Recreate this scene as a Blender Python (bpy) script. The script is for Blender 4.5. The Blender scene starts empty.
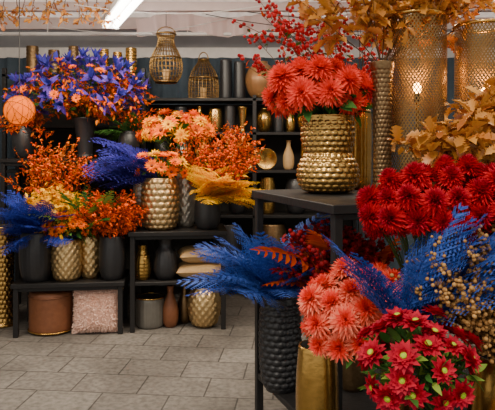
import bpy, math, random
import numpy as np
rng=random.Random(11)
PI=math.pi
# ---------------------------------------------------------------- materials
MATS=[]
def reg(m): MATS.append(m); return len(MATS)-1
def newmat(name):
    m=bpy.data.materials.new(name); m.use_nodes=True
    nt=m.node_tree; b=nt.nodes['Principled BSDF']; return m,nt,b
def mat_petal(name,c1,c2,rough=.6,trans=.22,spec=.2):
    m,nt,b=newmat(name)
    g=nt.nodes.new('ShaderNodeNewGeometry'); mx=nt.nodes.new('ShaderNodeMixRGB')
    mx.inputs[1].default_value=(*c1,1); mx.inputs[2].default_value=(*c2,1)
    nt.links.new(g.outputs['Random Per Island'],mx.inputs[0])
    nt.links.new(mx.outputs[0],b.inputs['Base Color'])
    b.inputs['Roughness'].default_value=rough; b.inputs['Specular IOR Level'].default_value=spec
    t=nt.nodes.new('ShaderNodeBsdfTranslucent'); nt.links.new(mx.outputs[0],t.inputs[0])
    ms=nt.nodes.new('ShaderNodeMixShader'); ms.inputs[0].default_value=trans
    nt.links.new(b.outputs[0],ms.inputs[1]); nt.links.new(t.outputs[0],ms.inputs[2])
    nt.links.new(ms.outputs[0],nt.nodes['Material Output'].inputs[0])
    return reg(m)
def mat_solid(name,c,metal=0,rough=.5,bump=0,bscale=40,c2=None,emit=None,es=0,spec=.5):
    m,nt,b=newmat(name)
    tc=nt.nodes.new('ShaderNodeTexCoord'); n=nt.nodes.new('ShaderNodeTexNoise')
    n.inputs['Scale'].default_value=bscale; n.inputs['Detail'].default_value=4
    nt.links.new(tc.outputs['Object'],n.inputs['Vector'])
    mx=nt.nodes.new('ShaderNodeMixRGB'); mx.inputs[1].default_value=(*c,1)
    mx.inputs[2].default_value=(*(c2 or [x*.75 for x in c]),1)
    nt.links.new(n.outputs['Fac'],mx.inputs[0]); nt.links.new(mx.outputs[0],b.inputs['Base Color'])
    b.inputs['Metallic'].default_value=metal; b.inputs['Roughness'].default_value=rough
    b.inputs['Specular IOR Level'].default_value=spec
    if bump:
        bp=nt.nodes.new('ShaderNodeBump'); bp.inputs['Strength'].default_value=bump; bp.inputs['Distance'].default_value=.01
        nt.links.new(n.outputs['Fac'],bp.inputs['Height']); nt.links.new(bp.outputs[0],b.inputs['Normal'])
    if emit:
        b.inputs['Emission Color'].default_value=(*emit,1); b.inputs['Emission Strength'].default_value=es
    return reg(m)
STEM=mat_petal('stem_green',(.05,.10,.02),(.08,.12,.03))
STEMB=mat_petal('twig_brown',(.10,.045,.02),(.15,.07,.025))
LEAF=mat_petal('leaf_green',(.03,.11,.02),(.08,.21,.035))
LEAFL=mat_petal('leaf_light_green',(.12,.25,.04),(.28,.38,.05))
BLUE=mat_petal('fern_blue',(.020,.060,.30),(.065,.14,.52))
BLUED=mat_petal('fern_deep_blue',(.010,.022,.20),(.03,.055,.38))
VIO=mat_petal('petal_violet',(.060,.026,.26),(.12,.06,.42))
VIOD=mat_petal('petal_indigo',(.020,.020,.18),(.05,.045,.34))
CORAL=mat_petal('petal_coral',(.82,.040,.026),(.98,.11,.07))
CORAL2=mat_petal('petal_salmon',(.90,.10,.05),(1.0,.32,.20))
RED=mat_petal('petal_red',(.46,.003,.012),(.76,.010,.026))
CRIM=mat_petal('petal_crimson',(.32,.003,.020),(.62,.010,.04))
DRED=mat_petal('filler_dark_red',(.20,.003,.008),(.42,.009,.015))
ORA=mat_petal('petal_orange',(.82,.12,.0),(.95,.22,.0),spec=.05)
ORAR=mat_petal('filler_orange_red',(.55,.045,.002),(.85,.13,.003),spec=.1)
ORAB=mat_petal('filler_rust',(.40,.08,.004),(.70,.19,.006),spec=.1)
YEL=mat_petal('petal_yellow',(.90,.40,.0),(.98,.55,.0),spec=.05)
YELF=mat_petal('fern_yellow',(.86,.44,.0),(.98,.60,.002),spec=.05,trans=.3)
OAK=mat_petal('oak_leaf_gold',(.40,.155,.025),(.72,.33,.06),rough=.40,spec=.5)
OAKB=mat_petal('oak_leaf_copper',(.33,.085,.015),(.56,.20,.035),rough=.40,spec=.5)
BERB=mat_petal('berry_brown',(.22,.10,.028),(.50,.27,.09),trans=0,rough=.4)
BERR=mat_petal('berry_red',(.38,.006,.012),(.68,.018,.022),trans=0,rough=.35)
CGRN=mat_petal('flower_center_green',(.25,.42,.02),(.5,.6,.05),trans=0)
CDRK=mat_petal('flower_center_dark',(.10,.02,.01),(.2,.05,.01),trans=0)
GOLD=mat_solid('warm_gold',(.62,.38,.12),.94,.24,.25,60,(.38,.21,.055))
GOLDP=mat_solid('pale_gold',(.76,.55,.27),.88,.30,.3,70,(.48,.31,.13))
BRASS=mat_solid('aged_brass',(.60,.36,.10),.95,.24,.15,30,(.34,.19,.045))
BRONZE=mat_solid('dark_bronze',(.25,.16,.08),.9,.38,.3,50,(.12,.07,.03))
MESHB=mat_solid('perforated_brass',(.30,.175,.06),.85,.40,.1,50,(.16,.09,.03))
SILV=mat_solid('antique_silver',(.60,.56,.48),.8,.4,.3,60,(.40,.37,.31))
BLK=mat_solid('black_ceramic',(.012,.012,.014),0,.38,.2,50,(.02,.02,.022))
BLKM=mat_solid('black_wood',(.010,.009,.009),0,.5,.3,25,(.016,.015,.015),spec=.3)
WOODV=mat_solid('carved_wood',(.34,.17,.06),.3,.4,.3,12,(.18,.08,.03))
WICK=mat_solid('brass_cage_wire',(.30,.18,.06),.95,.32,.2,60,(.16,.09,.03))
LEATH=mat_solid('brown_velvet',(.22,.075,.028),0,.6,.3,30,(.12,.04,.014))
PINK=mat_petal('fluffy_pink',(.76,.50,.40),(.98,.74,.62),trans=.1,rough=.9)
CAMEL=mat_solid('camel_velvet',(.50,.32,.14),0,.8,.3,50,(.38,.23,.10))
VASEIN=mat_solid('vase_inside',(.015,.012,.01),0,.9)  # near-black inner wall and plug below the rim
BULB=mat_solid('bulb_glow',(1,.6,.2),0,.5,emit=(1,.45,.10),es=40)
LAMPO=mat_solid('orange_rattan_glow',(.30,.035,.001),0,.8,.5,25,(.4,.06,.001),emit=(1,.17,.0),es=1.25,spec=.05)
TUBE=mat_solid('fluorescent_tube',(1,1,1),0,.4,emit=(1,.95,.84),es=16)
WHT=mat_solid('white_metal',(.7,.68,.66),0,.5,.05,20)
PNKB=mat_solid('painted_beam',(.66,.55,.53),0,.6,.2,12,(.54,.44,.43))
DCLOTH=mat_solid('dark_back_panel',(.022,.020,.018),0,.9,.3,15,(.014,.014,.013))
BCLOTH=mat_solid('slate_blue_curtain',(.05,.075,.10),0,.9,.3,15,(.03,.048,.066))
SHADE=mat_solid('smoked_glass',(.16,.15,.13),.2,.15,0,20)
WALLM=mat_solid('wall_plaster_grey',(.26,.27,.29),0,.8,.3,6,(.18,.19,.20))

# ---------------------------------------------------------------- geometry builder (all quads)
def nrm(v): 
    v=np.asarray(v,float); n=np.linalg.norm(v); return v/n if n>1e-9 else np.array([0,0,1.])
class G:
    def __init__(s): s.V=[];s.Q=[];s.M=[];s.S=[];s.n=0;s._c=None
    def raw(s,V,Q,m,smooth=True):
        V=np.asarray(V,float).reshape(-1,3); Q=np.asarray(Q,int).reshape(-1,4)
        s.V.append(V); s.Q.append(Q+s.n)
        s.M.append(np.full(len(Q),m,int) if np.isscalar(m) else np.asarray(m))
        s.S.append(np.full(len(Q),smooth,bool) if np.isscalar(smooth) else smooth); s.n+=len(V); s._c=None
    def cat(s):
        if s._c is None: s._c=(np.concatenate(s.V),np.concatenate(s.Q),np.concatenate(s.M),np.concatenate(s.S))
        return s._c
    def add(s,T,pos,R,sc=1.0):
        V,Q,M,S=T.cat(); s.raw(V@(R.T*sc)+np.asarray(pos),Q,M,S)
def frameY(d,up=(0,0,1),spin=0):
    y=nrm(d); x=np.cross(y,up)
    if np.linalg.norm(x)<1e-3: x=np.cross(y,(1,0,0))
    x=nrm(x); z=np.cross(x,y)
    if spin: x,z=x*math.cos(spin)+z*math.sin(spin), z*math.cos(spin)-x*math.sin(spin)
    return np.stack([x,y,z],1)
def frameZ(d,spin=0):
    z=nrm(d); x=np.cross((0.13,1,.1),z); x=nrm(x); y=np.cross(z,x)
    x,y=x*math.cos(spin)+y*math.sin(spin), y*math.cos(spin)-x*math.sin(spin)
    return np.stack([x,y,z],1)
def rotz(a): c,s=math.cos(a),math.sin(a); return np.array([[c,-s,0],[s,c,0],[0,0,1.]])
ID=np.eye(3)
def build(name,g,parent=None,loc=(0,0,0)):
    V,Q,M,S=g.cat(); V=V-np.asarray(loc)
    me=bpy.data.meshes.new(name)
    me.vertices.add(len(V)); me.vertices.foreach_set('co',V.astype(np.float32).ravel())
    me.loops.add(len(Q)*4); me.loops.foreach_set('vertex_index',Q.astype(np.int32).ravel())
    me.polygons.add(len(Q)); me.polygons.foreach_set('loop_start',np.arange(0,len(Q)*4,4,dtype=np.int32))
    u=np.unique(M); mp={int(a):i for i,a in enumerate(u)}
    for a in u: me.materials.append(MATS[int(a)])
    me.polygons.foreach_set('material_index',np.array([mp[int(a)] for a in M],dtype=np.int32))
    me.polygons.foreach_set('use_smooth',S)
    me.update(calc_edges=True); me.validate()
    o=bpy.data.objects.new(name,me); bpy.context.collection.objects.link(o)
    if parent: o.parent=parent
    else: o.location=loc
    return o
def group(name,loc,**parts):
    e=bpy.data.objects.new(name,None); e.empty_display_size=.1; e.location=loc
    bpy.context.collection.objects.link(e)
    for k,g in parts.items():
        if g is not None and g.n: build(k,g,e,loc)
    return e
def tube(g,pts,r,mat,n=5,r2=None):
    pts=np.asarray(pts,float); k=len(pts); V=[]
    for i in range(k):
        t=nrm(pts[min(i+1,k-1)]-pts[max(i-1,0)])
        a=np.cross(t,(0.31,.2,.93)) ; a=nrm(a); b=np.cross(t,a)
        rr=r if r2 is None else r+(r2-r)*i/(k-1)
        for j in range(n):
            th=2*PI*j/n; V.append(pts[i]+rr*(a*math.cos(th)+b*math.sin(th)))
    Q=[(i*n+j,i*n+(j+1)%n,(i+1)*n+(j+1)%n,(i+1)*n+j) for i in range(k-1) for j in range(n)]
    g.raw(V,Q,mat)
def box(g,lo,hi,mat,R=ID,org=(0,0,0),bev=.003):
    lo=np.array(lo,float);hi=np.array(hi,float); b=min(bev,min(hi-lo)*.3)
    V=[];idx={}
    for sx in (0,1):
        for sy in (0,1):
            for sz in (0,1):
                c=np.array([hi[0] if sx else lo[0],hi[1] if sy else lo[1],hi[2] if sz else lo[2]])
                sg=np.array([-1 if sx else 1,-1 if sy else 1,-1 if sz else 1])
                for ax in range(3):
                    p=c+sg*b; p[ax]=c[ax]; idx[(sx,sy,sz,ax)]=len(V); V.append(p)
    Q=[]
    for ax in range(3):
        o=[a for a in range(3) if a!=ax]
        for s in (0,1):
            f=[]
            for (a,c) in ((0,0),(1,0),(1,1),(0,1)):
                k=[0,0,0];k[ax]=s;k[o[0]]=a;k[o[1]]=c; f.append(idx[(*k,ax)])
            Q.append(f)
        for a in (0,1):
            for c in (0,1):
                k0=[0,0,0];k0[o[0]]=a;k0[o[1]]=c;k1=list(k0);k1[ax]=1
                Q.append([idx[(*k0,o[0])],idx[(*k1,o[0])],idx[(*k1,o[1])],idx[(*k0,o[1])]])
    V=np.array(V)@R.T+np.array(org)
    g.raw(V,Q,mat,False)
def sphere(g,c,r,mat,n=2,sq=(1,1,1)):
    V=[];Q=[]
    for ax in range(3):
        for s in (-1,1):
            b=len(V)
            for i in range(n+1):
                for j in range(n+1):
                    p=[0,0,0];p[ax]=s;p[(ax+1)%3]=math.tan((i/n-.5)*PI/2);p[(ax+2)%3]=math.tan((j/n-.5)*PI/2)*s
                    V.append(nrm(p))
            for i in range(n):
                for j in range(n):
                    a=b+i*(n+1)+j; Q.append((a,a+n+1,a+n+2,a+1))
    V=np.array(V); key=np.round(V,5); u,inv=np.unique(key,axis=0,return_inverse=True); inv=inv.ravel()
    g.raw(u*r*np.array(sq)+np.asarray(c),inv[np.array(Q)],mat)
def chaikin(p,n=2):
    p=np.array(p,float)
    for _ in range(n):
        q=[p[0]]
        for a,b in zip(p[:-1],p[1:]): q+= [a*.75+b*.25,a*.25+b*.75]
        q.append(p[-1]); p=np.array(q)
    return p
def lathe(g,prof,c,mat,seg=48,rows=40,disp=None,amp=0,smooth=2,closed=False,wall=.008,inmat=None):
    p=chaikin(prof,smooth); d=np.r_[0,np.cumsum(np.linalg.norm(np.diff(p,axis=0),axis=1))]
    s=np.linspace(0,d[-1],rows); r=np.interp(s,d,p[:,0]); z=np.interp(s,d,p[:,1]); v=s/d[-1]
    th=np.arange(seg)/seg
    U,Vv=np.meshgrid(th,v); Rr=np.repeat(r[:,None],seg,1)
    if disp is not None:
        w=np.clip(np.minimum((Vv-.02)/.05,(.97-Vv)/.05),0,1); Rr=Rr+amp*disp(U,Vv)*w
    rings=[(np.full(seg,.0006),np.full(seg,z[0]))]+[(Rr[i],np.full(seg,z[i])) for i in range(rows)]
    k_in=len(rings)
    if closed: rings.append((np.full(seg,.0006),np.full(seg,z[-1])))
    else:
        rt,zt=r[-1],z[-1]; h=zt-z[0]
        rings.append((np.full(seg,max(rt-wall,.002)),np.full(seg,zt)))
        m=h*.35
        rr=np.interp(zt-m*.5,z,r) if np.all(np.diff(z)>=-1e-6) else rt
        rings.append((np.full(seg,max(min(rr,rt)-wall*1.2,.002)),np.full(seg,zt-m*.5)))
        rings.append((np.full(seg,.0006),np.full(seg,zt-m*.5)))
    V=np.array([[ (ri[j]*math.cos(2*PI*th[j]),ri[j]*math.sin(2*PI*th[j]),zi[j]) for j in range(seg)] for ri,zi in rings]).reshape(-1,3)
    n=len(rings); Q=[];M=[]
    for i in range(n-1):
        for j in range(seg):
            Q.append((i*seg+j,i*seg+(j+1)%seg,(i+1)*seg+(j+1)%seg,(i+1)*seg+j)); M.append(mat if (closed or i<k_in+0) else (inmat if inmat is not None else VASEIN))
    g.raw(V+np.asarray(c),Q,np.array(M))
def hob(nu,nv):
    def f(U,V):
        b=V*nv; row=np.floor(b); a=U*nu+.5*(row%2); fa=a%1-.5; fb=b%1-.5
        return np.sqrt(np.clip(1-(fa**2+fb**2)/.25,0,1))
    return f
def dia(nu,nv):
    def f(U,V):
        a=np.abs(((nu*U+nv*V)%1)-.5)*2; b=np.abs(((nu*U-nv*V)%1)-.5)*2
        return (1-a**2)*(1-b**2)
    return f
def ribs(n): return lambda U,V: .5+.5*np.cos(2*PI*n*U)
def hrings(n): return lambda U,V: .5+.5*np.cos(2*PI*n*V)
def vase(c,h,r,kind='urn',mat=GOLD,style=None,amp=.006,nu=16,nv=10,g=None):
    g=g or G()
    P={'urn':[(.55,0),(.8,.1),(1,.4),(1,.65),(.85,.88),(.72,.95),(.75,1)],
       'barrel':[(.72,0),(.86,.08),(1,.35),(1,.7),(.9,.93),(.86,1)],
       'cyl':[(.9,0),(.98,.03),(1,.5),(1,.97),(1,1)],
       'bottle':[(.6,0),(.9,.1),(1,.35),(.85,.55),(.4,.75),(.32,.9),(.45,1)],
       'flare':[(.55,0),(.6,.05),(.5,.1),(.62,.5),(.85,.9),(1,1)],
       'tall':[(.95,0),(1,.02),(.7,.06),(.72,.5),(.78,.9),(1,.97),(1.02,1)],
       'ball':[(.4,0),(.75,.1),(1,.4),(1,.6),(.75,.85),(.4,.93),(.42,1)],
       'jug':[(.7,0),(.95,.12),(1,.4),(.85,.65),(.5,.8),(.48,.9),(.6,1)],
       'bulbneck':[(.60,0),(.90,.04),(1.08,.15),(1.10,.28),(.98,.42),(.80,.50),(.84,.56),(.92,.66),(.94,.80),(.92,.95),(.95,1)]}[kind]
    prof=[(a*r,b*h) for a,b in P]
    d=None
    if style=='hob': d=hob(nu,nv)
    if style=='dia': d=dia(nu,nv)
    if style=='ribs': d=ribs(nu)
    if style=='rings': d=hrings(nv)
    lathe(g,prof,c,mat,seg=(nu*6 if style in('hob','dia') else (nu*4 if style=='ribs' else 40)),rows=(nv*6+1 if style else 30),disp=d,amp=amp)
    return g
# ---------------------------------------------------------------- plant templates
def strip(g,L,wf,mat,rows=4,bend=0,cup=.2,base=(0,0,0),R=ID,sc=1):
    V=[]
    for i in range(rows+1):
        t=i/rows; w=max(wf(t),.002)/2; y=L*t; z=bend*L*t*t
        V+=[(-w,y,z+cup*w),(0,y,z),(w,y,z+cup*w)]
    Q=[]
    for i in range(rows):
        a=3*i; Q+=[(a,a+1,a+4,a+3),(a+1,a+2,a+5,a+4)]
    g.raw(np.array(V)@(R.T*sc)+np.asarray(base),Q,mat)
def kite(V,Q,p,d,side,l,w):
    b=len(V); V+=[p,p+d*l*.45+side*w/2,p+d*l,p+d*l*.45-side*w/2]; Q.append((b,b+1,b+2,b+3))
pet=lambda w,k=.8:(lambda t:w*math.sin(PI*min(1,(t*.88+.10))**k))
def dahlia(mo,mi,rings=7,n=13,w=.26,e0=-22,e1=100,shr=.58,bend=.18,cup=.5,seed=0,pk=.8):
    r=random.Random(seed); g=G()
    for i in range(rings):
        f=i/(rings-1); el=math.radians(e0+e1*f**1.1); L=1-shr*f
        nn=max(5,int(n*(1-.5*f)))
        for j in range(nn):
            a=2*PI*(j+.5*(i%2)+r.uniform(-.15,.15))/nn; e=el+r.uniform(-.12,.12)
            d=np.array([math.cos(a)*math.cos(e),math.sin(a)*math.cos(e),math.sin(e)])
            up=np.array([-math.cos(a)*math.sin(e),-math.sin(a)*math.sin(e),math.cos(e)])
            x=np.cross(d,up); R=np.stack([x,d,up],1)
            strip(g,L*r.uniform(.9,1.05),pet(w*(1-.3*f),pk),mo if f<.6 else mi,4,bend=bend*(1-f)-.05,cup=cup,R=R,base=(0,0,.12*f))
    return g
def daisy(mp,mc,n=14,w=.3,rings=2,el0=.15,cr=.25,ring2=None,seed=0,de=.35,shr=.22):
    r=random.Random(seed); g=G()
    for i in range(rings):
        el=el0+de*i
        for j in range(n):
            a=2*PI*(j+.5*i)/n+r.uniform(-.1,.1); e=el+r.uniform(-.15,.15)
            d=np.array([math.cos(a)*math.cos(e),math.sin(a)*math.cos(e),math.sin(e)])
            up=np.array([-math.cos(a)*math.sin(e),-math.sin(a)*math.sin(e),math.cos(e)])
            R=np.stack([np.cross(d,up),d,up],1)
            strip(g,(1-shr*i)*r.uniform(.92,1.05),pet(w,.55 if ring2 is not None else .8),mp,4,bend=r.uniform(-.1,.25),cup=.4,R=R)
    sphere(g,(0,0,.16),cr,mc,3,(1,1,.7))
    if ring2 is not None:
        for q,rr in ((20,1.1),(14,.75)):
            for j in range(q):
                a=2*PI*j/q; sphere(g,(math.cos(a)*cr*rr,math.sin(a)*cr*rr,.16+.18*(1.2-rr)),.045,ring2 if rr>1 else mc,1)
    return g
def iris(mp,mp2,seed=0):
    r=random.Random(seed); g=G()
    for i in range(9):
        a=2*PI*i/9*2.0+r.uniform(-.2,.2); e=.15 if i%2 else .95
        if i>6: e=1.2
        d=np.array([math.cos(a)*math.cos(e),math.sin(a)*math.cos(e),math.sin(e)])
        up=np.array([-math.cos(a)*math.sin(e),-math.sin(a)*math.sin(e),math.cos(e)])
        R=np.stack([np.cross(d,up),d,up],1)
        strip(g,r.uniform(.8,1.1),pet(.42),mp if i%2 else mp2,6,bend=r.uniform(-.7,-.1) if i%2 else .15,cup=.35,R=R)
    return g
def leafT(mat,w=.35,bend=-.2,cup=.3,rows=6):
    g=G(); strip(g,1,pet(w),mat,rows,bend,cup); return g
def oakT(mat,seed=0):
    r=random.Random(seed); g=G()
    ws=[.03,.14,.36,.20,.52,.28,.60,.32,.48,.22,.02]
    strip(g,1,lambda t:ws[int(round(t*10))],mat,10,bend=r.uniform(-.5,.1),cup=r.uniform(.1,.7)); return g
def bipin(mat,smat,n=15,droop=.35,width=.38,sub=7,seed=0,start=.15,lf=.23,lw=.40,jit=.25):
    r=random.Random(seed); g=G(); V=[];Q=[]
    P=lambda t:np.array([.04*math.sin(3*t+seed),t*(1-.12*droop*t),-droop*t*t])
    tube(g,[P(t) for t in np.linspace(0,1,9)],.007,smat,4,.002)
    for i in range(n):
        t=start+(1-start)*(i+.5)/n; p=P(t); tan=nrm(P(min(1,t+.02))-P(t-.02))
        wl=width*(math.sin(PI*(.22+.78*(t-start)/(1-start))**.9))*r.uniform(.85,1.1)+.03
        for s in (-1,1):
            d=nrm(np.array([s*.85,0,0])+tan*.65+np.array([0,0,r.uniform(-.22,.05)]))
            nn=nrm(np.cross(d,tan)); side=np.cross(d,nn)
            kite(V,Q,p,d,side,wl,.016)
            for k in range(sub):
                u=(k+.7)/(sub+.3); q=p+d*wl*u+np.array([0,0,-.10*u*u*wl])
                ll=wl*lf*(1-.6*u)+.010
                for s2 in (-1,1):
                    dd=nrm(side*s2*.85+d*.6+nn*r.uniform(-jit,jit)); kite(V,Q,q,dd,np.cross(dd,nn),ll,ll*lw)
    g.raw(np.array(V),Q,mat,False); return g
def pinnate(mat,smat,n=18,droop=.4,width=.22,seed=0,lw=.2):
    r=random.Random(seed); g=G()
    P=lambda t:np.array([0,t*(1-.12*droop*t),-droop*t*t])
    tube(g,[P(t) for t in np.linspace(0,1,8)],.006,smat,4,.002)
    for i in range(n):
        t=.12+.88*(i+.5)/n; p=P(t); tan=nrm(P(min(1,t+.02))-P(t-.02)); wl=width*math.sin(PI*(.15+.82*t))+.03
        for s in (-1,1):
            d=nrm(np.array([s*.9,0,r.uniform(-.3,.1)])+tan*.5); R=frameY(d)
            strip(g,wl,pet(wl*lw),mat,3,-.15,.2,base=p,R=R)
    return g
def berryT(mat):
    g=G(); sphere(g,(0,0,0),1,mat,2); return g
FK=dict(n=13,width=.33,sub=9,lf=.15,lw=.60,jit=.10)
FERN_B=[bipin(BLUE,BLUED,seed=i,droop=.22+.18*i,**FK) for i in range(3)]
FERN_BU=[bipin(BLUE,BLUED,seed=i+3,droop=.08+.10*i,**FK) for i in range(3)]
FERN_BD=[bipin(BLUED,BLUED,seed=i+5,droop=.35+.15*i,n=12,sub=7,lf=.18,lw=.6,jit=.12) for i in range(3)]
FERN_V=[bipin(VIOD,VIOD,seed=i+9,droop=.3+.15*i,n=11,sub=7,width=.42,lf=.19,lw=.6,jit=.12) for i in range(2)]
FERN_Y=[bipin(YELF,YELF,seed=i+20,droop=.35+.15*i,n=12,sub=7,width=.38,lf=.20,lw=.7,jit=.12) for i in range(2)]
FERN_G=[pinnate(LEAF,STEM,seed=i+30,droop=.3+.2*i) for i in range(2)]
FERN_GL=[pinnate(LEAFL,STEM,seed=i+32,droop=.3+.2*i) for i in range(2)]
FERN_O=[pinnate(ORAR,ORAR,seed=i+35,droop=.3+.2*i,lw=.3) for i in range(2)]
D_CORAL=[dahlia(CORAL,CORAL,10,20,.25,-38,122,.42,.32,seed=i) for i in range(3)]
D_SALM=[dahlia(CORAL2,CORAL,9,19,.25,-30,112,.45,.28,seed=i+3) for i in range(3)]
D_RED=[dahlia(RED,CRIM,12,19,.40,-60,146,.16,.50,cup=1.0,seed=i+6,pk=.6) for i in range(3)]
D_ORA=[dahlia(ORA,ORA,6,11,.34,seed=i+9) for i in range(2)]
D_YEL=[dahlia(YEL,YEL,6,11,.34,seed=i+12) for i in range(2)]
ANEM=[daisy(CRIM,CGRN,11,.60,4,-.05,.21,DRED,seed=i,de=.27,shr=.14) for i in range(3)]
GERB=[daisy(ORA,CDRK,14,.3,2,.1,.2,seed=i) for i in range(2)]
GERBY=[daisy(YEL,CDRK,14,.3,2,.1,.2,seed=i+4) for i in range(1)]
IRIS=[iris(VIO,VIOD,i) for i in range(3)]
L_G=leafT(LEAF,.42); L_GL=leafT(LEAFL,.4); L_OR=leafT(ORAR,.5); L_RU=leafT(ORAB,.5); L_DR=leafT(DRED,.6); L_VI=leafT(VIO,.4,-.4); L_VD=leafT(VIOD,.45,-.4); L_YE=leafT(YELF,.45)
OAKS=[oakT(OAK,i) for i in range(3)]+[oakT(OAKB,7)]
B_BR=berryT(BERB); B_RD=berryT(BERR); B_OR=berryT(ORAR); B_DR=berryT(DRED)
# ---------------------------------------------------------------- plant placement
def rdir(zmin=-1):
    while True:
        v=np.array([rng.gauss(0,1) for _ in range(3)]); v=nrm(v)
        if v[2]>zmin: return v
def curve(a,b,lift=.0,n=6):
    a=np.asarray(a,float);b=np.asarray(b,float); L=np.linalg.norm(b-a)
    mid=np.array([a[0]*.75+b[0]*.25,a[1]*.75+b[1]*.25,a[2]*.4+b[2]*.6+lift*L])
    return [(1-t)**2*a+2*t*(1-t)*mid+t*t*b for t in np.linspace(0,1,n)]
def heads(g,mouth,c,rad,n,T,size,mind=None,zmin=-.25,smat=STEM,jit=.15,shell=(.8,1.05),up=.25):
    c=np.asarray(c,float); rad=np.asarray(rad,float); pts=[]; mind=mind or size*1.35
    for _ in range(n*40):
        if len(pts)>=n: break
        d=rdir(zmin); p=c+d*rad*rng.uniform(*shell)
        if all(np.linalg.norm(p-q)>mind for q in pts):
            pts.append(p); nd=nrm(d/rad*min(rad)+np.array([rng.uniform(-jit,jit),rng.uniform(-jit,jit),up]))
            t=T[rng.randrange(len(T))]; g.add(t,p,frameZ(nd,rng.uniform(0,6.3)),size*rng.uniform(.85,1.12))
            tube(g,curve(mouth,p-nd*size*.1),.004,smat,4,.0025)
    return pts
def fill(g,c,rad,n,T,size,zmin=-.4,lo=.2,hi=1.0):
    c=np.asarray(c,float); rad=np.asarray(rad,float)
    for _ in range(n):
        d=rdir(zmin); p=c+d*rad*rng.uniform(lo,hi); dd=nrm(d+rdir()*.6)
        t=T[rng.randrange(len(T))]; g.add(t,p,frameY(dd,spin=rng.uniform(-1,1)),size*rng.uniform(.7,1.25))
def fronds(g,mouth,dirs,T,L,spread=.15):
    for d in dirs:
        dd=nrm(np.asarray(d,float)+rdir()*spread); t=T[rng.randrange(len(T))]
        g.add(t,mouth,frameY(dd,spin=rng.uniform(-.5,.5)),L*rng.uniform(.82,1.15)*np.linalg.norm(d))
def ringdirs(n,el0,el1):
    o=[]
    for i in range(n):
        a=2*PI*(i+rng.uniform(-.3,.3))/n*1.0; e=math.radians(rng.uniform(el0,el1)); o.append((math.cos(a)*math.cos(e),math.sin(a)*math.cos(e),math.sin(e)))
    return o
def spray(g,o,d,L,T,size,nside=9,slen=.3,per=5,droop=.15,smat=STEMB,r=.004,t0=.3,berry=False,tip=True):
    o=np.asarray(o,float); d=nrm(d); wig=rdir()*.08
    P=lambda t:o+d*L*t+np.array([0,0,-droop*L])*t*t+wig*L*math.sin(PI*t)*1.0
    tube(g,[P(t) for t in np.linspace(0,1,8)],r,smat,4,r*.4)
    for i in range(nside+1):
        t=t0+(1-t0)*i/nside; p=P(t); tan=nrm(P(t)-P(t-.05))
        sd=nrm(tan*.6+rdir()*.9) if i<nside else tan; sl=slen*L*(1.1-.6*t)*rng.uniform(.7,1.2)
        q=p+sd*sl; tube(g,[p,p+sd*sl*.5+rdir()*sl*.05,q],r*.5,smat,3,r*.25)
        for k in range(per):
            u=(k+1)/per; pp=p+sd*sl*u
            t_=T[rng.randrange(len(T))]
            if berry:
                off=rdir()*size*rng.uniform(1.2,3.2); tube(g,[pp,pp+off],r*.2,smat,3); g.add(t_,pp+off,ID,size*rng.uniform(.7,1.2))
            else: g.add(t_,pp,frameY(nrm(sd*.5+rdir()),spin=rng.uniform(-1,1)),size*rng.uniform(.6,1.25))
def filler(g,mouth,c,rad,n,T,size,zmin=-.1,**k):
    c=np.asarray(c,float);rad=np.asarray(rad,float);m=np.asarray(mouth,float)
    for _ in range(n):
        p=c+rdir(zmin)*rad*rng.uniform(.6,1.05); v=p-m; spray(g,m,v,np.linalg.norm(v),T,size,**k)

# ---------------------------------------------------------------- room
def floor_mat():
    m,nt,b=newmat('paving_stone'); tc=nt.nodes.new('ShaderNodeTexCoord'); mp=nt.nodes.new('ShaderNodeMapping')
    mp.inputs['Rotation'].default_value=(0,0,.10); nt.links.new(tc.outputs['Object'],mp.inputs[0])
    br=nt.nodes.new('ShaderNodeTexBrick'); br.inputs['Scale'].default_value=1; br.inputs['Brick Width'].default_value=.42
    br.inputs['Row Height'].default_value=.30; br.inputs['Mortar Size'].default_value=.006; br.inputs['Mortar Smooth'].default_value=.4
    br.inputs['Color1'].default_value=(.115,.105,.097,1); br.inputs['Color2'].default_value=(.148,.137,.126,1); br.inputs['Mortar'].default_value=(.045,.040,.036,1)
    nt.links.new(mp.outputs[0],br.inputs['Vector'])
    def noise(s,lo,hi,p0,p1,dist=0):
        n=nt.nodes.new('ShaderNodeTexNoise'); n.inputs['Scale'].default_value=s; n.inputs['Detail'].default_value=8; n.inputs['Distortion'].default_value=dist; nt.links.new(tc.outputs['Object'],n.inputs['Vector'])
        cr=nt.nodes.new('ShaderNodeValToRGB'); cr.color_ramp.elements[0].position=p0; cr.color_ramp.elements[0].color=lo; cr.color_ramp.elements[1].position=p1; cr.color_ramp.elements[1].color=hi
        nt.links.new(n.outputs['Fac'],cr.inputs[0]); return cr.outputs[0]
    def mul(a,c):
        mx=nt.nodes.new('ShaderNodeMixRGB'); mx.blend_type='MULTIPLY'; mx.inputs[0].default_value=1
        nt.links.new(a,mx.inputs[1]); nt.links.new(c,mx.inputs[2]); return mx.outputs[0]
    c=mul(br.outputs['Color'],noise(1.7,(.58,.56,.53,1),(1.2,1.18,1.14,1),.3,.7,.5))
    c=mul(c,noise(28,(.68,.67,.65,1),(1.1,1.1,1.1,1),.35,.6))
    nt.links.new(c,b.inputs['Base Color'])
    b.inputs['Roughness'].default_value=.7
    bp=nt.nodes.new('ShaderNodeBump'); bp.inputs['Strength'].default_value=.5; bp.inputs['Distance'].default_value=.006; bp.invert=True
    nt.links.new(br.outputs['Fac'],bp.inputs['Height']); nt.links.new(bp.outputs[0],b.inputs['Normal'])
    return reg(m)
FLR=floor_mat()
CEIL=mat_petal('corrugated_sheet',(.80,.72,.69),(.82,.75,.72),trans=.5,rough=.5)
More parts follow.
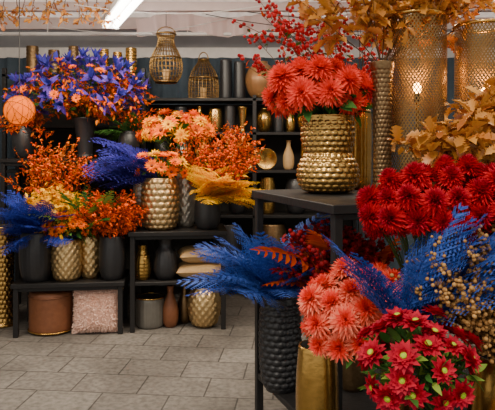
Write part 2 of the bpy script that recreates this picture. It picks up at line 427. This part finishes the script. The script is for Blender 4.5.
g=G(); box(g,(-3,-1.5,-.1),(3,6.8,0),FLR); build('floor',g)
g=G(); box(g,(-3,6.6,0),(3,6.7,2.95),WALLM); build('wall_back',g)
g=G(); box(g,(-3.1,2.6,0),(-3,6.7,2.95),WALLM); build('wall_left',g)
g=G(); box(g,(3,2.6,0),(3.1,6.7,2.95),WALLM); build('wall_right',g)
g=G(); xs=np.linspace(-3.1,3.1,311); V=[];
for y in (2.9,6.8):
    for x in xs: V.append((x,y,2.9+.022*math.cos(x*2*PI/.12)))
n=len(xs); Q=[(i,i+1,n+i+1,n+i) for i in range(n-1)]
g.raw(V,Q,CEIL); build('ceiling',g)
for i,(y,h) in enumerate([(4.9,.10),(5.55,.08),(6.2,.12)]):
    g=G(); box(g,(-3,y,2.87-h),(3,y+.07,2.872),PNKB); build('trim_%d'%(i+1),g)
g=G(); box(g,(-3,6.56,2.45),(3,6.6,2.62),WHT); build('trim_4',g)
g=G(); tube(g,[(-3,6.0,2.66),(3,6.0,2.66)],.02,WHT,8); 
for x in (-2,-.6,.8): tube(g,[(x,6.0,2.66),(x,6.0,2.88)],.006,WHT,6)
build('ceiling_conduit_pipe',g)
g=G(); V=[];nx=160
for k,(z,y) in enumerate([(2.82,5.9),(2.72,5.96),(2.66,5.98)]):
    for i in range(nx+1):
        x=-1.1+2.6*i/nx; V.append((x,y+.03*math.sin(x*23)+.012*math.sin(x*57),z+.03*math.sin(x*7)))
Q=[(k*(nx+1)+i,k*(nx+1)+i+1,(k+1)*(nx+1)+i+1,(k+1)*(nx+1)+i) for k in range(2) for i in range(nx)]
CLOTH=mat_petal('pale_pink_cloth',(.78,.62,.60),(.78,.62,.60),trans=.35)
g.raw(V,Q,CLOTH); build('canopy_cloth_valance',g)
g=G(); V=[];nx=200
for z in (.05,2.5):
    for i in range(nx+1):
        x=-2.95+5.2*i/nx; V.append((x,6.5+.03*math.sin(x*30)+.01*math.sin(x*71),z))
g.raw(V,[(i,i+1,nx+2+i,nx+1+i) for i in range(nx)],BCLOTH); build('slate_blue_curtain',g)
g=G()
for k,(x0,x1,z0,z1,y) in enumerate([(-1.5,.4,2.76,2.80,5.2),(-.4,1.6,2.80,2.74,5.75),(-1.9,-.2,2.70,2.78,5.85),(.0,1.9,2.72,2.8,5.3)]):
    tube(g,[(x0+(x1-x0)*t,y,z0+(z1-z0)*t-.10*math.sin(PI*t)) for t in np.linspace(0,1,14)],.004,BLKM if k%2 else WHT,5)
build('ceiling_cables',g)
def fluo(name,a,b):
    a=np.array(a,float);b=np.array(b,float); d=nrm(b-a); L=np.linalg.norm(b-a); ang=math.atan2(d[1],d[0]); R=rotz(ang)
    body=G(); box(body,(0,-.085,.02),(L,.085,.07),WHT,R,a); 
    t=G()
    for s in (-.045,.045):
        o=R@np.array([0,s,0]); tube(t,[a+o+d*.03,b+o-d*.03],.028,TUBE,12)
    w=G(); 
    for f in (.2,.8): tube(w,[a+d*L*f+np.array([0,0,.07]),a+d*L*f+np.array([0,0,.19])],.004,WHT,5)
    caps=G(); 
    for q in (a,b): box(caps,(-.015,-.08,-.03),(.015,.08,.025),WHT,R,q)
    group(name,tuple(a),body=body,tube=t,wires=w,caps=caps)
fluo('added_fluorescent_light',(-1.30,5.70,2.68),(-.76,4.35,2.68))
fluo('added_fluorescent_light',(1.3,4.2,2.68),(1.5,3.1,2.68))  # added fixture, unseen above the frame, to go with the right-hand fill

def table(name,corner,w,d,rot,shelves,H,leg=.04,th=.035,back=None):
    R=rotz(rot); o=(corner[0],corner[1],0)
    top=G(); box(top,(-.015,-.015,H-th),(w+.015,d+.015,H),BLKM,R,o)
    legs=G()
    for x in (0,w-leg):
        for y in (0,d-leg): box(legs,(x,y,0),(x+leg,y+leg,H-th),BLKM,R,o)
    ap=G()
    for y in (0.004,d-leg+.004): box(ap,(leg,y,H-th-.03),(w-leg,y+leg*.5,H-th),BLKM,R,o)
    sh=G()
    for z in shelves: box(sh,(.004,.004,z-th*.8),(w-.004,d-.004,z),BLKM,R,o)
    group(name,(corner[0],corner[1],0),top=top,legs=legs,apron=ap,shelf=sh)
table('low_display_bench',(-1.87,4.78),.86,.50,.12,[],.43)
table('display_table',(-.965,4.92),.79,.50,.12,[.41],.825)
table('tall_display_table',(-2.25,5.46),1.35,.40,0,[.75],1.42)
table('corner_display_stand',(.37,2.55),1.2,.98,.342,[.22],1.267,.04,.04)
table('plant_plinth_table',(.14,1.6),1.05,.80,0,[.12],.30)
x0,x1,y0,y1=-2.45,1.15,5.98,6.36
legs=G();sh=G()
for x in (x0,-1.06,.05,x1-.04):
    for y in (y0,y1-.04): box(legs,(x,y,0),(x+.04,y+.04,2.32 if x<-1 else 2.05),BLKM)
for z in [2.02,1.68,1.30,.85,.35]: box(sh,(-1.05,y0,z-.03),(x1,y1,z),BLKM)
for z in [2.26,1.75,1.3,.8]: box(sh,(x0,y0,z-.03),(-1.05,y1,z),BLKM)
bp=G(); box(bp,(x0,y1,.1),(x1,y1+.015,1.98),DCLOTH)
group('storage_rack',(x0,y0,0),legs=legs,shelves=sh,back_panel=bp)

# ---------------------------------------------------------------- rack goods
def single(name,c,h,r,kind,mat,style=None,amp=.006,nu=16,nv=10):
    g=vase(c,h,r,kind,mat,style,amp,nu,nv); return build(name,g,None,c)
for x,h,r in ((-1.47,.27,.05),(-1.33,.24,.045),(-1.19,.28,.055)): single('brass_candle_vase',(x,6.14,2.26),h,r,'cyl',BRASS,'rings',.003,12,8)
for x,h,r in ((-2.2,.30,.06),(-1.98,.26,.055),(-1.78,.3,.05)): single('brass_candle_vase',(x,6.14,2.26),h,r,'cyl',BRONZE,'rings',.003,12,8)
single('tall_black_vase',(-.22,6.14,2.02),.40,.06,'cyl',BLK); single('tall_black_vase',(-.08,6.14,2.02),.38,.06,'cyl',BLK)
single('round_wooden_jar',(.14,6.12,2.02),.38,.16,'ball',WOODV,'ribs',.004,14,8)
single('black_bottle_vase',(.40,6.14,2.02),.42,.07,'bottle',BLK); single('brass_jug',(.58,6.14,2.02),.36,.08,'jug',BRASS)
single('dark_bronze_vase',(.82,6.14,2.02),.40,.10,'urn',BRONZE,'hob',.005)
for i,(x,h,r,k,m) in enumerate([(-.9,.24,.07,'jug',BRASS),(-.68,.26,.08,'urn',BLK),(-.49,.27,.06,'bottle',BRASS),(-.33,.24,.07,'barrel',GOLD),(-.18,.27,.055,'cyl',BLK),(-.05,.26,.055,'flare',GOLD),(.17,.25,.08,'ball',BRASS),(.32,.28,.05,'cyl',BLK),(.44,.27,.05,'bottle',BRASS),(.6,.26,.09,'urn',GOLD),(.85,.27,.08,'jug',BLK)]):
    single(['brass_jug','black_urn','brass_bottle','gold_barrel_vase','black_cylinder_vase','gold_flared_vase','brass_ball_vase','black_cylinder_vase','brass_bottle','gold_urn','black_jug'][i],(x,6.14,1.68),h,r,k,m)
for i,(x,h,r,k,m) in enumerate([(-.88,.3,.08,'urn',BLK),(-.66,.28,.09,'ball',SILV),(-.46,.3,.07,'cyl',BRASS),(-.30,.26,.06,'jug',BLK),(-.16,.26,.06,'jug',GOLDP),(.42,.3,.06,'bottle',CAMEL),(.62,.3,.08,'barrel',BRASS),(.9,.3,.09,'urn',BLK)]):
    single(['black_urn','silver_ball_vase','brass_cylinder_vase','black_jug','gold_jug','tan_bottle','brass_barrel_vase','black_urn'][i],(x,6.14,1.30),h,r,k,m)
for i,(x,h,r,k,m) in enumerate([(-.1,.36,.11,'urn',BLK),(.2,.38,.09,'barrel',BRASS),(.5,.36,.12,'urn',BLK),(.85,.36,.1,'jug',BRONZE)]):
    single(['black_urn','brass_barrel_vase','black_urn','bronze_jug'][i],(x,6.14,.85),h,r,k,m)
for i,(x,m) in enumerate([(-.2,BLK),(.25,BRONZE),(.7,BLK)]): single('large_floor_pot',(x,6.14,.35),.4,.15,'barrel',m)
def hornbowl(c,r):
    g=G(); lathe(g,[(.25*r,0),(.3*r,.25*r),(.6*r,.6*r),(1*r,.85*r)],(0,0,0),BRASS,seg=36,rows=16,inmat=BRASS)
    o=G(); R=np.array([[1,0,0],[0,0,-1],[0,1,0.]]); o.add(g,(c[0],c[1],c[2]+r),R); 
    st=G(); box(st,(c[0]-r*.5,c[1]-r*.7,c[2]),(c[0]+r*.5,c[1]+r*.1,c[2]+.012),BLKM)
    group('gold_horn_bowl',c,bowl=o,foot=st)
hornbowl((.19,6.16,1.30),.11); hornbowl((.0,6.2,1.30),.075)
def cage(name,c,prof,nw,nr,mat,handle=.1,hang=None):
    p=chaikin(prof,2); d=np.r_[0,np.cumsum(np.linalg.norm(np.diff(p,axis=0),axis=1))]
    def at(t): s=t*d[-1]; return np.interp(s,d,p[:,0]),np.interp(s,d,p[:,1])
    w=G()
    for i in range(nw):
        a=2*PI*i/nw; pts=[]
        for t in np.linspace(0,1,16):
            r,z=at(t); pts.append((c[0]+r*math.cos(a),c[1]+r*math.sin(a),c[2]+z))
        tube(w,pts,.0042,mat,4)
    for k in range(nr):
        r,z=at(k/(nr-1)); rr=.011 if k in(0,nr-1,nr//2) else .0035
        pts=[(c[0]+r*math.cos(2*PI*j/28),c[1]+r*math.sin(2*PI*j/28),c[2]+z) for j in range(29)]; tube(w,pts,rr,mat,4)
    h=G(); r,z=at(1); tube(h,[(c[0]+r*math.cos(t),c[1],c[2]+z+handle*math.sin(t)) for t in np.linspace(0,PI,12)],.006,mat,5)
    if hang: tube(h,[(c[0],c[1],c[2]+z+handle),(c[0],c[1],hang)],.003,BLKM,4)
    b=G(); lathe(b,[(prof[0][0]*.95,0),(prof[0][0]*.95,.012)],c,mat,seg=28,rows=3,closed=True,smooth=0)
    can=G(); lathe(can,[(.035,.012),(.035,.12)],c,CAMEL,seg=20,rows=4,closed=True,smooth=0)
    group(name,c,cage=w,handle=h,base=b,candle=can)
cage('brass_bottle_lantern',(-.78,5.75,2.15),[(.10,0),(.15,.06),(.16,.18),(.12,.29),(.075,.36),(.075,.43),(.09,.46)],26,11,WICK,.07,2.88)
cage('brass_dome_lantern',(-.45,6.14,2.02),[(.15,0),(.155,.10),(.15,.2),(.12,.29),(.06,.37),(.05,.40)],24,9,WICK,.08)
g=G(); c=(-1.92,5.05,1.83); sphere(g,c,.122,LAMPO,8)
w=G()
for i in range(14):
    ax=rdir(); R=frameZ(ax); tube(w,[np.array(c)+R@np.array([.126*math.cos(t),.126*math.sin(t),0]) for t in np.linspace(0,2*PI,28)],.0035,ORAB,4)
cd=G(); tube(cd,[(c[0],c[1],c[2]+.12),(c[0],c[1],2.88)],.004,BLKM,5)
group('orange_rattan_globe_lamp',c,globe=g,weave=w,cord=cd)
# ---------------------------------------------------------------- left display
def arr(name,base,vg,**parts): return group(name,base,vase=vg,**parts)
b=(-1.52,5.62,1.42); v=vase(b,.38,.125,'flare',BLK); m=(b[0],b[1],b[2]+.33)
f=G(); heads(f,m,(-1.55,5.52,2.03),(.60,.32,.34),48,IRIS,.105,.105,zmin=-.5)
heads(f,m,(-1.60,5.42,1.99),(.58,.34,.32),20,GERB,.048,.10,zmin=-.3)
l=G(); fill(l,(-1.55,5.55,2.02),(.58,.3,.30),240,[L_VI,L_VD,L_VD],.11); 
filler(l,m,(-1.5,5.50,2.0),(.68,.35,.41),54,[L_RU,L_OR],.042,nside=9,per=4,slen=.22)
fill(l,(-1.52,5.58,1.92),(.40,.25,.2),80,[L_G],.09)
arr('iris_bouquet_in_black_vase',b,v,blooms=f,foliage=l)
b=(-1.72,5.14,.43); v=vase(b,.55,.085,'urn',BLK); m=(b[0],b[1],b[2]+.5)
f=G(); filler(f,m,(-1.66,5.22,1.36),(.42,.2,.32),30,[L_OR,L_RU],.032,nside=11,per=5,slen=.25)
filler(f,m,(-1.66,5.22,1.34),(.40,.2,.30),12,[B_OR],.010,nside=9,per=5,slen=.2,berry=True)
arr('rust_foliage_bouquet',b,v,sprays=f)
b=(-2.1,5.62,1.42); v=vase(b,.3,.1,'urn',BLK); m=(b[0],b[1],b[2]+.26); f=G(); filler(f,m,(-2.1,5.6,1.75),(.3,.2,.35),16,[L_RU,L_OR],.04,nside=9,per=4); arr('copper_foliage_bouquet',b,v,sprays=f)
b=(-1.12,5.66,1.42); v=vase(b,.26,.1,'urn',BLK); m=(b[0],b[1],b[2]+.22); f=G(); fronds(f,m,ringdirs(14,10,70),FERN_G,.33); filler(f,m,(-1.1,5.62,1.8),(.28,.2,.18),12,[L_OR],.03,nside=8,per=4);arr('green_fern_bouquet',b,v,fronds=f)
b=(-1.735,4.93,.43); v=vase(b,.40,.135,'barrel',BLK,'ribs',.002,24,6); m=(b[0],b[1],b[2]+.36)
f=G(); fronds(f,m,ringdirs(20,45,82),FERN_BD,.40); fronds(f,m,ringdirs(16,15,45),FERN_BD,.34)
arr('blue_fern_in_black_pot',b,v,fronds=f)
b=(-1.49,4.95,.43); v=vase(b,.34,.118,'barrel',GOLDP,'dia',.012,14,5); m=(b[0],b[1],b[2]+.3)
f=G(); heads(f,m,(-1.47,4.93,.86),(.20,.14,.14),28,GERB,.058,.062,zmin=-.3); l=G(); fill(l,(-1.47,4.95,.82),(.18,.13,.12),90,[L_G],.07)
filler(l,m,(-1.60,5.0,1.10),(.20,.1,.13),38,[L_YE],.050,nside=10,per=5)
arr('orange_gerbera_in_gold_vase',b,v,blooms=f,foliage=l)
b=(-1.315,5.03,.43); v=vase(b,.36,.082,'barrel',GOLDP,'dia',.010,10,5); m=(b[0],b[1],b[2]+.33)
f=G(); fronds(f,m,ringdirs(14,50,88),FERN_G,.50); fronds(f,m,ringdirs(8,50,85),FERN_GL,.46); arr('green_fern_in_gold_vase',b,v,fronds=f)
b=(-1.125,4.99,.43); v=vase(b,.36,.112,'barrel',BLK); m=(b[0],b[1],b[2]+.33)
f=G(); filler(f,m,(-1.13,4.97,.98),(.29,.22,.22),52,[L_OR],.03,nside=10,per=6,slen=.28); filler(f,m,(-1.13,4.97,.98),(.28,.2,.2),18,[B_OR],.009,nside=8,per=6,slen=.25,berry=True)
arr('orange_filler_bouquet_in_black_pot',b,v,sprays=f)
g=G(); lathe(g,[(.16,0),(.178,.015),(.182,.05),(.180,.17),(.182,.30),(.172,.335),(.10,.35),(.02,.35)],(-1.63,5.0,0),LEATH,seg=60,rows=50,disp=ribs(30),amp=.0025,closed=True)
band=G(); tube(band,[(-1.63+.186*math.cos(t),5.0+.186*math.sin(t),.02) for t in np.linspace(0,2*PI,40)],.006,BRASS,6)
tube(band,[(-1.63+.184*math.cos(t),5.0+.184*math.sin(t),.30) for t in np.linspace(0,2*PI,40)],.004,LEATH,6)
group('velvet_pouf',(-1.63,5.0,0),body=g,bands=band)
def pillow(c,w,h,t,R,mat,fur=0):
    g=G(); n=18; V=[];Q=[]
    for s in (1,-1):
        b=len(V)
        for i in range(n+1):
            for j in range(n+1):
                u=2*i/n-1; v=2*j/n-1; k=((1-u**4)*(1-v**4))**.6 if abs(u)<1 and abs(v)<1 else 0
                pin=1-.06*(1-u*u)*(abs(v)**3); pin2=1-.06*(1-v*v)*(abs(u)**3)
                V.append((u*w/2*pin2,s*t/2*k,v*h/2*pin))
        for i in range(n):
            for j in range(n):
                a=b+i*(n+1)+j; Q.append((a,a+1,a+n+2,a+n+1) if s>0 else (a,a+n+1,a+n+2,a+1))
    V=np.array(V)@R.T+np.array(c); g.raw(V,Q,mat)
    if fur:
        VV=[];QQ=[]
        for _ in range(fur):
            k=rng.randrange(len(V)); p=V[k]+np.array([rng.uniform(-.01,.01) for _ in range(3)]); d=nrm((p-np.array(c))+rdir()*.15); 
            kite(VV,QQ,p-d*.006,d,nrm(np.cross(d,rdir())),.022,.008)
        g.raw(np.array(VV),QQ,mat,False)
    return g
def rx(a): c,s=math.cos(a),math.sin(a); return np.array([[1,0,0],[0,c,-s],[0,s,c]])
build('fluffy_cushion',pillow((-1.235,4.95,.185),.38,.36,.16,rotz(.1)@rx(-.12),PINK,9000),None,(-1.235,4.95,0))
c=(-.83,5.12,0); g=G(); lathe(g,[(.11,0),(.122,.02),(.125,.12),(.122,.22),(.118,.25)],c,SHADE,seg=72,rows=30,disp=ribs(24),amp=.004)
bd=G(); tube(bd,[(c[0]+.122*math.cos(t),c[1]+.122*math.sin(t),.252) for t in np.linspace(0,2*PI,40)],.006,BRASS,6); group('ribbed_glass_candle_jar',c,jar=g,rim=bd)
single('brown_glass_bottle',(-.655,5.10,0),.35,.07,'bottle',LEATH); single('brown_glass_bottle',(-.545,5.22,0),.36,.065,'bottle',BRONZE)
single('gold_hammered_pot',(-.37,5.12,0),.34,.135,'urn',GOLDP,'dia',.012,14,5)
single('small_gold_vase',(-.885,5.06,.41),.29,.075,'jug',BRASS,'rings',.002,10,10)
single('black_jug_vase',(-.695,5.09,.41),.34,.105,'jug',BLK,'ribs',.002,20,6)
build('camel_cushion',pillow((-.405,5.18,.475),.42,.34,.13,rotz(.1)@rx(PI/2),CAMEL),None,(-.405,5.18,.41))
build('camel_cushion',pillow((-.40,5.18,.605),.40,.32,.13,rotz(.2)@rx(PI/2),CAMEL),None,(-.40,5.18,.54))
b=(-.745,5.12,.825); v=vase(b,.44,.155,'barrel',GOLDP,'hob',.014,16,9); m=(b[0],b[1],b[2]+.4)
f=G(); heads(f,m,(-.74,5.05,1.36),(.24,.16,.12),26,GERB+GERBY,.06,.075,zmin=-.4)
l=G(); fronds(l,m,[(-.9,-.1,.72),(-.95,.1,.55),(-.8,-.3,.9),(-.7,.2,1),(-.95,-.2,.35),(-.6,-.3,.8),(-1,0,.45),(-.85,-.2,.6),(-.75,0,.75),(-.55,.1,1),(-.9,-.1,.4),(-1,-.2,.6),(-.7,-.2,.9)],FERN_V,.52,.12)
fill(l,(-.74,5.08,1.33),(.22,.15,.12),70,[L_G,L_OR],.07)
arr('orange_gerbera_in_hammered_gold_vase',b,v,blooms=f,foliage=l)
b=(-.935,5.30,.825); single('antique_silver_vase',b,.45,.075,'barrel',SILV,'rings',.003,10,8)
b=(-.55,5.32,.825); v=vase(b,.48,.085,'barrel',SILV,'dia',.008,12,6); m=(b[0],b[1],b[2]+.44)
f=G(); heads(f,m,(-.62,5.28,1.66),(.32,.2,.17),20,D_ORA+GERB,.085,.10,zmin=-.3); heads(f,m,(-.62,5.22,1.66),(.30,.2,.17),14,D_YEL+GERBY,.075,.10,zmin=-.3)
l=G(); fill(l,(-.62,5.30,1.62),(.28,.18,.15),130,[L_G,L_OR,L_YE,L_G],.08); arr('orange_dahlia_bouquet_in_silver_vase',b,v,blooms=f,foliage=l)
b=(-.345,5.16,.825); v=vase(b,.27,.115,'barrel',BLK); m=(b[0],b[1],b[2]+.24)
f=G(); filler(f,m,(-.24,5.16,1.55),(.38,.25,.32),40,[L_OR,L_RU],.035,nside=12,per=5,slen=.2); filler(f,m,(-.22,5.1,1.5),(.36,.22,.30),14,[B_OR],.010,nside=9,per=5,slen=.18,berry=True)
l=G(); fronds(l,m,[(.8,-.3,.6),(.9,.1,.5),(.5,-.7,.6),(.6,-.4,.9),(.2,-.6,.7),(-.1,-.6,.8),(.95,-.2,.35),(.3,-.3,1),(.8,.2,.8),(.1,-.8,.5),(.7,-.6,.4),(0,-.4,.95),(.5,.1,1),(.4,-.5,.7),(.6,-.2,.7),(.3,-.7,.8),(.75,-.4,.75),(.1,-.5,.9),(.6,-.6,.7),(.9,-.1,.7)],FERN_Y,.44,.15)
fill(l,(-.22,5.0,1.22),(.26,.15,.16),50,[L_YE],.06)
arr('yellow_fern_and_orange_filler_in_black_pot',b,v,sprays=f,fronds=l)
single('ornate_gold_floor_vase',(-2.10,5.15,0),.85,.115,'tall',GOLD,'hob',.008,14,22)
f=G()
for i in range(16): spray(f,(-2.5+.09*i,5.3,2.86),(rng.uniform(-.4,.4),rng.uniform(-.4,.2),-1),.22,OAKS,.055,nside=6,per=3,droop=0)
tube(f,[(-2.6,5.3,2.87),(-1.0,5.3,2.87)],.01,STEMB,5); build('hanging_dried_garland',f,None,(-1.8,5.3,2.87))

# ---------------------------------------------------------------- corner stand goods
b=(.435,3.25,1.267); v=vase(b,.42,.150,'bulbneck',GOLD,'hob',.009,24,16); m=(b[0],b[1],b[2]+.36)
f=G(); heads(f,m,(.38,3.22,1.80),(.26,.22,.16),32,D_CORAL,.098,.108,zmin=-.35)
l=G(); fill(l,(.40,3.24,1.74),(.24,.2,.12),120,[L_G],.10,hi=.95); arr('coral_dahlia_bouquet_in_gold_vase',b,v,blooms=f,foliage=l)
b=(.62,3.60,1.267); v=vase(b,.47,.12,'cyl',BRASS,'ribs',.004,30,6); m=(b[0],b[1],b[2]+.42)
f=G()
for d,L in [((-.75,-.2,.75),.85),((-.6,-.3,.9),.8),((-.4,-.2,1),.75),((-.9,-.1,.6),.75),((-.2,-.3,1),.7),((0,-.2,1),.72),((.3,-.2,1),.7),((-.55,0,.8),.9),((-.7,-.4,1),.8)]:
    spray(f,m,d,L,[B_RD],.012,nside=12,per=6,slen=.22,droop=.1,berry=True,t0=.35); spray(f,m,d,L*.95,[L_G,L_OR],.035,nside=5,per=2,slen=.15,t0=.4)
arr('red_berry_branches_in_brass_vase',b,v,branches=f)
b=(.70,3.12,1.267); v=vase(b,.69,.062,'tall',BRONZE,'hob',.004,14,30); m=(b[0],b[1],b[2]+.66)
f=G()
for d,L in [((-.6,-.1,.8),.5),((-.3,-.1,1),.5),((-.1,-.1,1),.5),((.3,.1,1),.5),((.7,.2,.9),.55),((1,.1,.8),.7),((-.8,0,.7),.5),((.5,-.2,.9),.5),((1,.3,.65),.8),((1,.2,.8),.85),((.2,.4,1),.5),((-.3,.3,1),.45),((1,-.1,.8),.8),((.6,.1,.9),.6),((.9,.4,.75),.75),((.8,0,1),.6),((1,.35,.7),.95),((.45,.2,1),.55)]:
    spray(f,m,d,L,OAKS,.082,nside=10,per=5,slen=.26,droop=.04,t0=.4)
arr('gold_oak_branches_in_bronze_vase',b,v,branches=f)
def meshcyl(name,c,h,r,n=52):
    g=G()
    for s in (1,-1):
        for i in range(n):
            K=34; V=[]
            for k in range(K+1):
                t=k/K; a=2*PI*i/n+s*t*h/r*.62; w=.0027/r*1.3
                for q in (-w,w): V.append((c[0]+(r+.001*s)*math.cos(a+q),c[1]+(r+.001*s)*math.sin(a+q),c[2]+.02+(h-.04)*t))
            g.raw(V,[(2*k,2*k+1,2*k+3,2*k+2) for k in range(K)],MESHB)
    rim=G()
    for z in (.012,h-.012): tube(rim,[(c[0]+(r+.002)*math.cos(t),c[1]+(r+.002)*math.sin(t),c[2]+z) for t in np.linspace(0,2*PI,49)],.010,BRASS,6)
    lathe(rim,[(r,.002),(r,.014)],c,BRASS,seg=48,rows=3,closed=True,smooth=0)
    bl=G(); zb=c[2]+h*.58; tube(bl,[(c[0],c[1],c[2]+.02),(c[0],c[1],zb-.05)],.008,BRASS,6); 
    tube(bl,[(c[0],c[1],zb-.06),(c[0],c[1],zb-.02)],.016,BLKM,8); sphere(bl,(c[0],c[1],zb+.01),.022,BULB,4,(1,1,1.4))
    group(name,c,mesh_shade=g,rims=rim,bulb=bl)
meshcyl('perforated_brass_lantern',(.90,3.18,1.267),.95,.150)
meshcyl('perforated_brass_lantern',(1.25,3.18,1.267),.90,.145)
b=(1.06,2.92,1.267); v=vase(b,.25,.07,'barrel',BRONZE); m=(b[0],b[1],b[2]+.22)
f=G()
for d,L in [((-.45,-.6,.25),.40),((-.1,-.7,.4),.42),((.2,-.7,.4),.48),((-.7,-.4,.15),.42),((.3,-.6,.7),.42),((-.3,-.8,.2),.45),((.5,-.4,.5),.4),((-.15,-.9,.15),.45),((-.5,-.7,.1),.45),((.15,-.6,.7),.40),((-.2,-.7,.35),.46),((.35,-.7,.5),.45),((.5,-.8,.3),.5),((-.6,-.7,.25),.38),((.05,-.8,.35),.5),((.2,-.5,.6),.38),((.6,-.6,.5),.42),((0,-.6,.6),.40),((.3,-.8,.15),.45)]:
    spray(f,m,d,L,OAKS,.085,nside=8,per=5,slen=.33,droop=.1)
arr('gold_oak_leaf_bouquet',b,v,branches=f)
b=(.175,3.22,.22); v=vase(b,.50,.108,'barrel',BLK,'hob',.010,14,16); m=(b[0],b[1],b[2]+.46)
f=G(); fronds(f,m,[(-.7,-.1,.8),(-.6,-.3,.9),(-.4,-.3,1),(-.2,-.2,1.1),(.1,-.4,1),(.4,-.3,.8),(-.8,-.2,.6),(-.7,.2,.75),(-.5,.3,.9),(-.5,-.6,.7),(-.1,-.7,.8),(.3,-.6,.7),(-.3,.2,1.15),(.1,.2,1.1),(-.5,-.1,1.05),(-.3,-.5,.9),(-.05,-.5,.95),(.2,-.4,.8),(-.7,-.4,.65),(-.2,-.75,.5),(0,-.3,1.1),(-.6,-.2,1)],FERN_B,.46,.12)
arr('blue_fern_in_black_textured_vase',b,v,fronds=f)
b=(.56,3.22,.22); v=vase(b,.5,.1,'urn',BRONZE); m=(b[0],b[1],b[2]+.46)
f=G(); filler(f,m,(.46,3.08,1.00),(.30,.26,.17),40,[L_DR],.034,nside=11,per=6,slen=.25); filler(f,m,(.44,3.05,1.0),(.28,.24,.17),26,[B_DR],.013,nside=9,per=6,slen=.22,berry=True)
l=G(); fronds(l,m,[(-.6,-.3,.9),(-.4,-.5,1),(-.8,-.2,.8),(-.2,-.5,1),(.2,-.4,.9),(.5,-.3,.7),(-.5,-.5,.95)],FERN_O,.54,.08)
arr('dark_red_filler_bouquet',b,v,sprays=f,fronds=l)
# foreground plinth
b=(.265,2.28,.30); v=vase(b,.46,.082,'barrel',BRASS); m=(b[0],b[1],b[2]+.43)
f=G(); heads(f,m,(.41,2.20,.88),(.21,.18,.18),50,D_SALM,.068,.070,zmin=-.45)
l=G(); fill(l,(.40,2.22,.85),(.18,.16,.14),100,[L_G],.075,hi=.9); arr('salmon_dahlia_bouquet_in_brass_vase',b,v,blooms=f,foliage=l)
b=(.60,1.88,.30); v=vase(b,.36,.10,'barrel',GOLD,'hob',.006,18,12); m=(b[0],b[1],b[2]+.33)
f=G(); heads(f,m,(.535,1.88,.83),(.18,.15,.155),34,ANEM,.049,.053,zmin=-.45)
l=G(); fill(l,(.54,1.88,.80),(.17,.14,.14),240,[L_G,L_G,L_GL],.055); arr('crimson_anemone_bouquet_in_gold_vase',b,v,blooms=f,foliage=l)
b=(.90,2.06,.30); v=vase(b,.50,.14,'barrel',BRASS); m=(b[0],b[1],b[2]+.46)
f=G(); filler(f,m,(.80,1.98,1.07),(.25,.2,.20),56,[B_BR],.0070,nside=12,per=8,slen=.22,berry=True,droop=.1)
arr('brown_berry_sprays_in_brass_pot',b,v,sprays=f)
b=(.66,2.27,.30); v=vase(b,.5,.085,'urn',BLK); m=(b[0],b[1],b[2]+.46)
f=G(); heads(f,m,(.75,2.22,1.28),(.31,.20,.16),52,D_RED,.054,.072,zmin=-.5)
l=G(); fill(l,(.75,2.24,1.26),(.27,.17,.13),130,[L_G,L_DR],.07,hi=.9)
arr('red_dahlia_bouquet_in_black_urn',b,v,blooms=f,foliage=l)
b=(.50,2.02,.30); v=vase(b,.62,.05,'barrel',BRONZE); m=np.array((b[0],b[1],b[2]+.58))
f=G(); fronds(f,m,[(.62,-.12,1.05),(.85,-.15,1.15),(.38,-.15,1.05),(.15,-.15,.95),(-.1,-.15,.85),(-.40,-.15,.75),(1.0,-.2,1.0),(.62,-.1,1.30),(.35,-.05,1.2),(.75,-.25,.75),(-.2,-.2,.8),(.45,-.2,.85),(.1,0,1.0),(.95,-.2,1.25),(.7,-.2,.95),(-.3,-.1,.95)],FERN_BU,.39,.05)
arr('blue_fern_in_bronze_vase',b,v,fronds=f)

# ---------------------------------------------------------------- lights / world / camera
w=bpy.data.worlds.new('World'); bpy.context.scene.world=w; w.use_nodes=True
bg=w.node_tree.nodes['Background']; bg.inputs[0].default_value=(1,.95,.87,1); bg.inputs[1].default_value=.95
def light(name,kind,loc,rot,e,col,**k):
    L=bpy.data.lights.new(name,kind); L.energy=e; L.color=col
    for a,b_ in k.items(): setattr(L,a,b_)
    o=bpy.data.objects.new(name,L); o.location=loc; o.rotation_euler=rot; bpy.context.collection.objects.link(o); return o
light('sun_daylight','SUN',(0,0,6),(math.radians(32),math.radians(-18),0),2.9,(1,.88,.72),angle=.3)
light('ceiling_light_rear','AREA',(-1.1,4.3,2.62),(math.radians(22),0,0),85,(1,.85,.66),shape='RECTANGLE',size=2.4,size_y=.6)
light('added_fill_right','AREA',(1.1,4.2,2.6),(0,0,0),38,(1,.85,.66),shape='RECTANGLE',size=1.2,size_y=.2)  # added fill for the right side, no known lamp behind it
light('globe_lamp_glow','POINT',(-1.92,5.05,1.60),(0,0,0),1.2,(1,.4,.12),shadow_soft_size=.08)
light('lantern_bulb_glow','POINT',(.90,3.18,1.93),(0,0,0),4,(1,.5,.18),shadow_soft_size=.03)
light('lantern_bulb_glow','POINT',(1.25,3.18,1.90),(0,0,0),4,(1,.5,.18),shadow_soft_size=.03)
cam=bpy.data.cameras.new('camera'); co=bpy.data.objects.new('camera',cam); bpy.context.collection.objects.link(co)
co.location=(0,0,1.5); co.rotation_euler=(PI/2,0,0); cam.sensor_width=36; cam.lens=600/495*36; cam.shift_y=-55/495
bpy.context.scene.camera=co
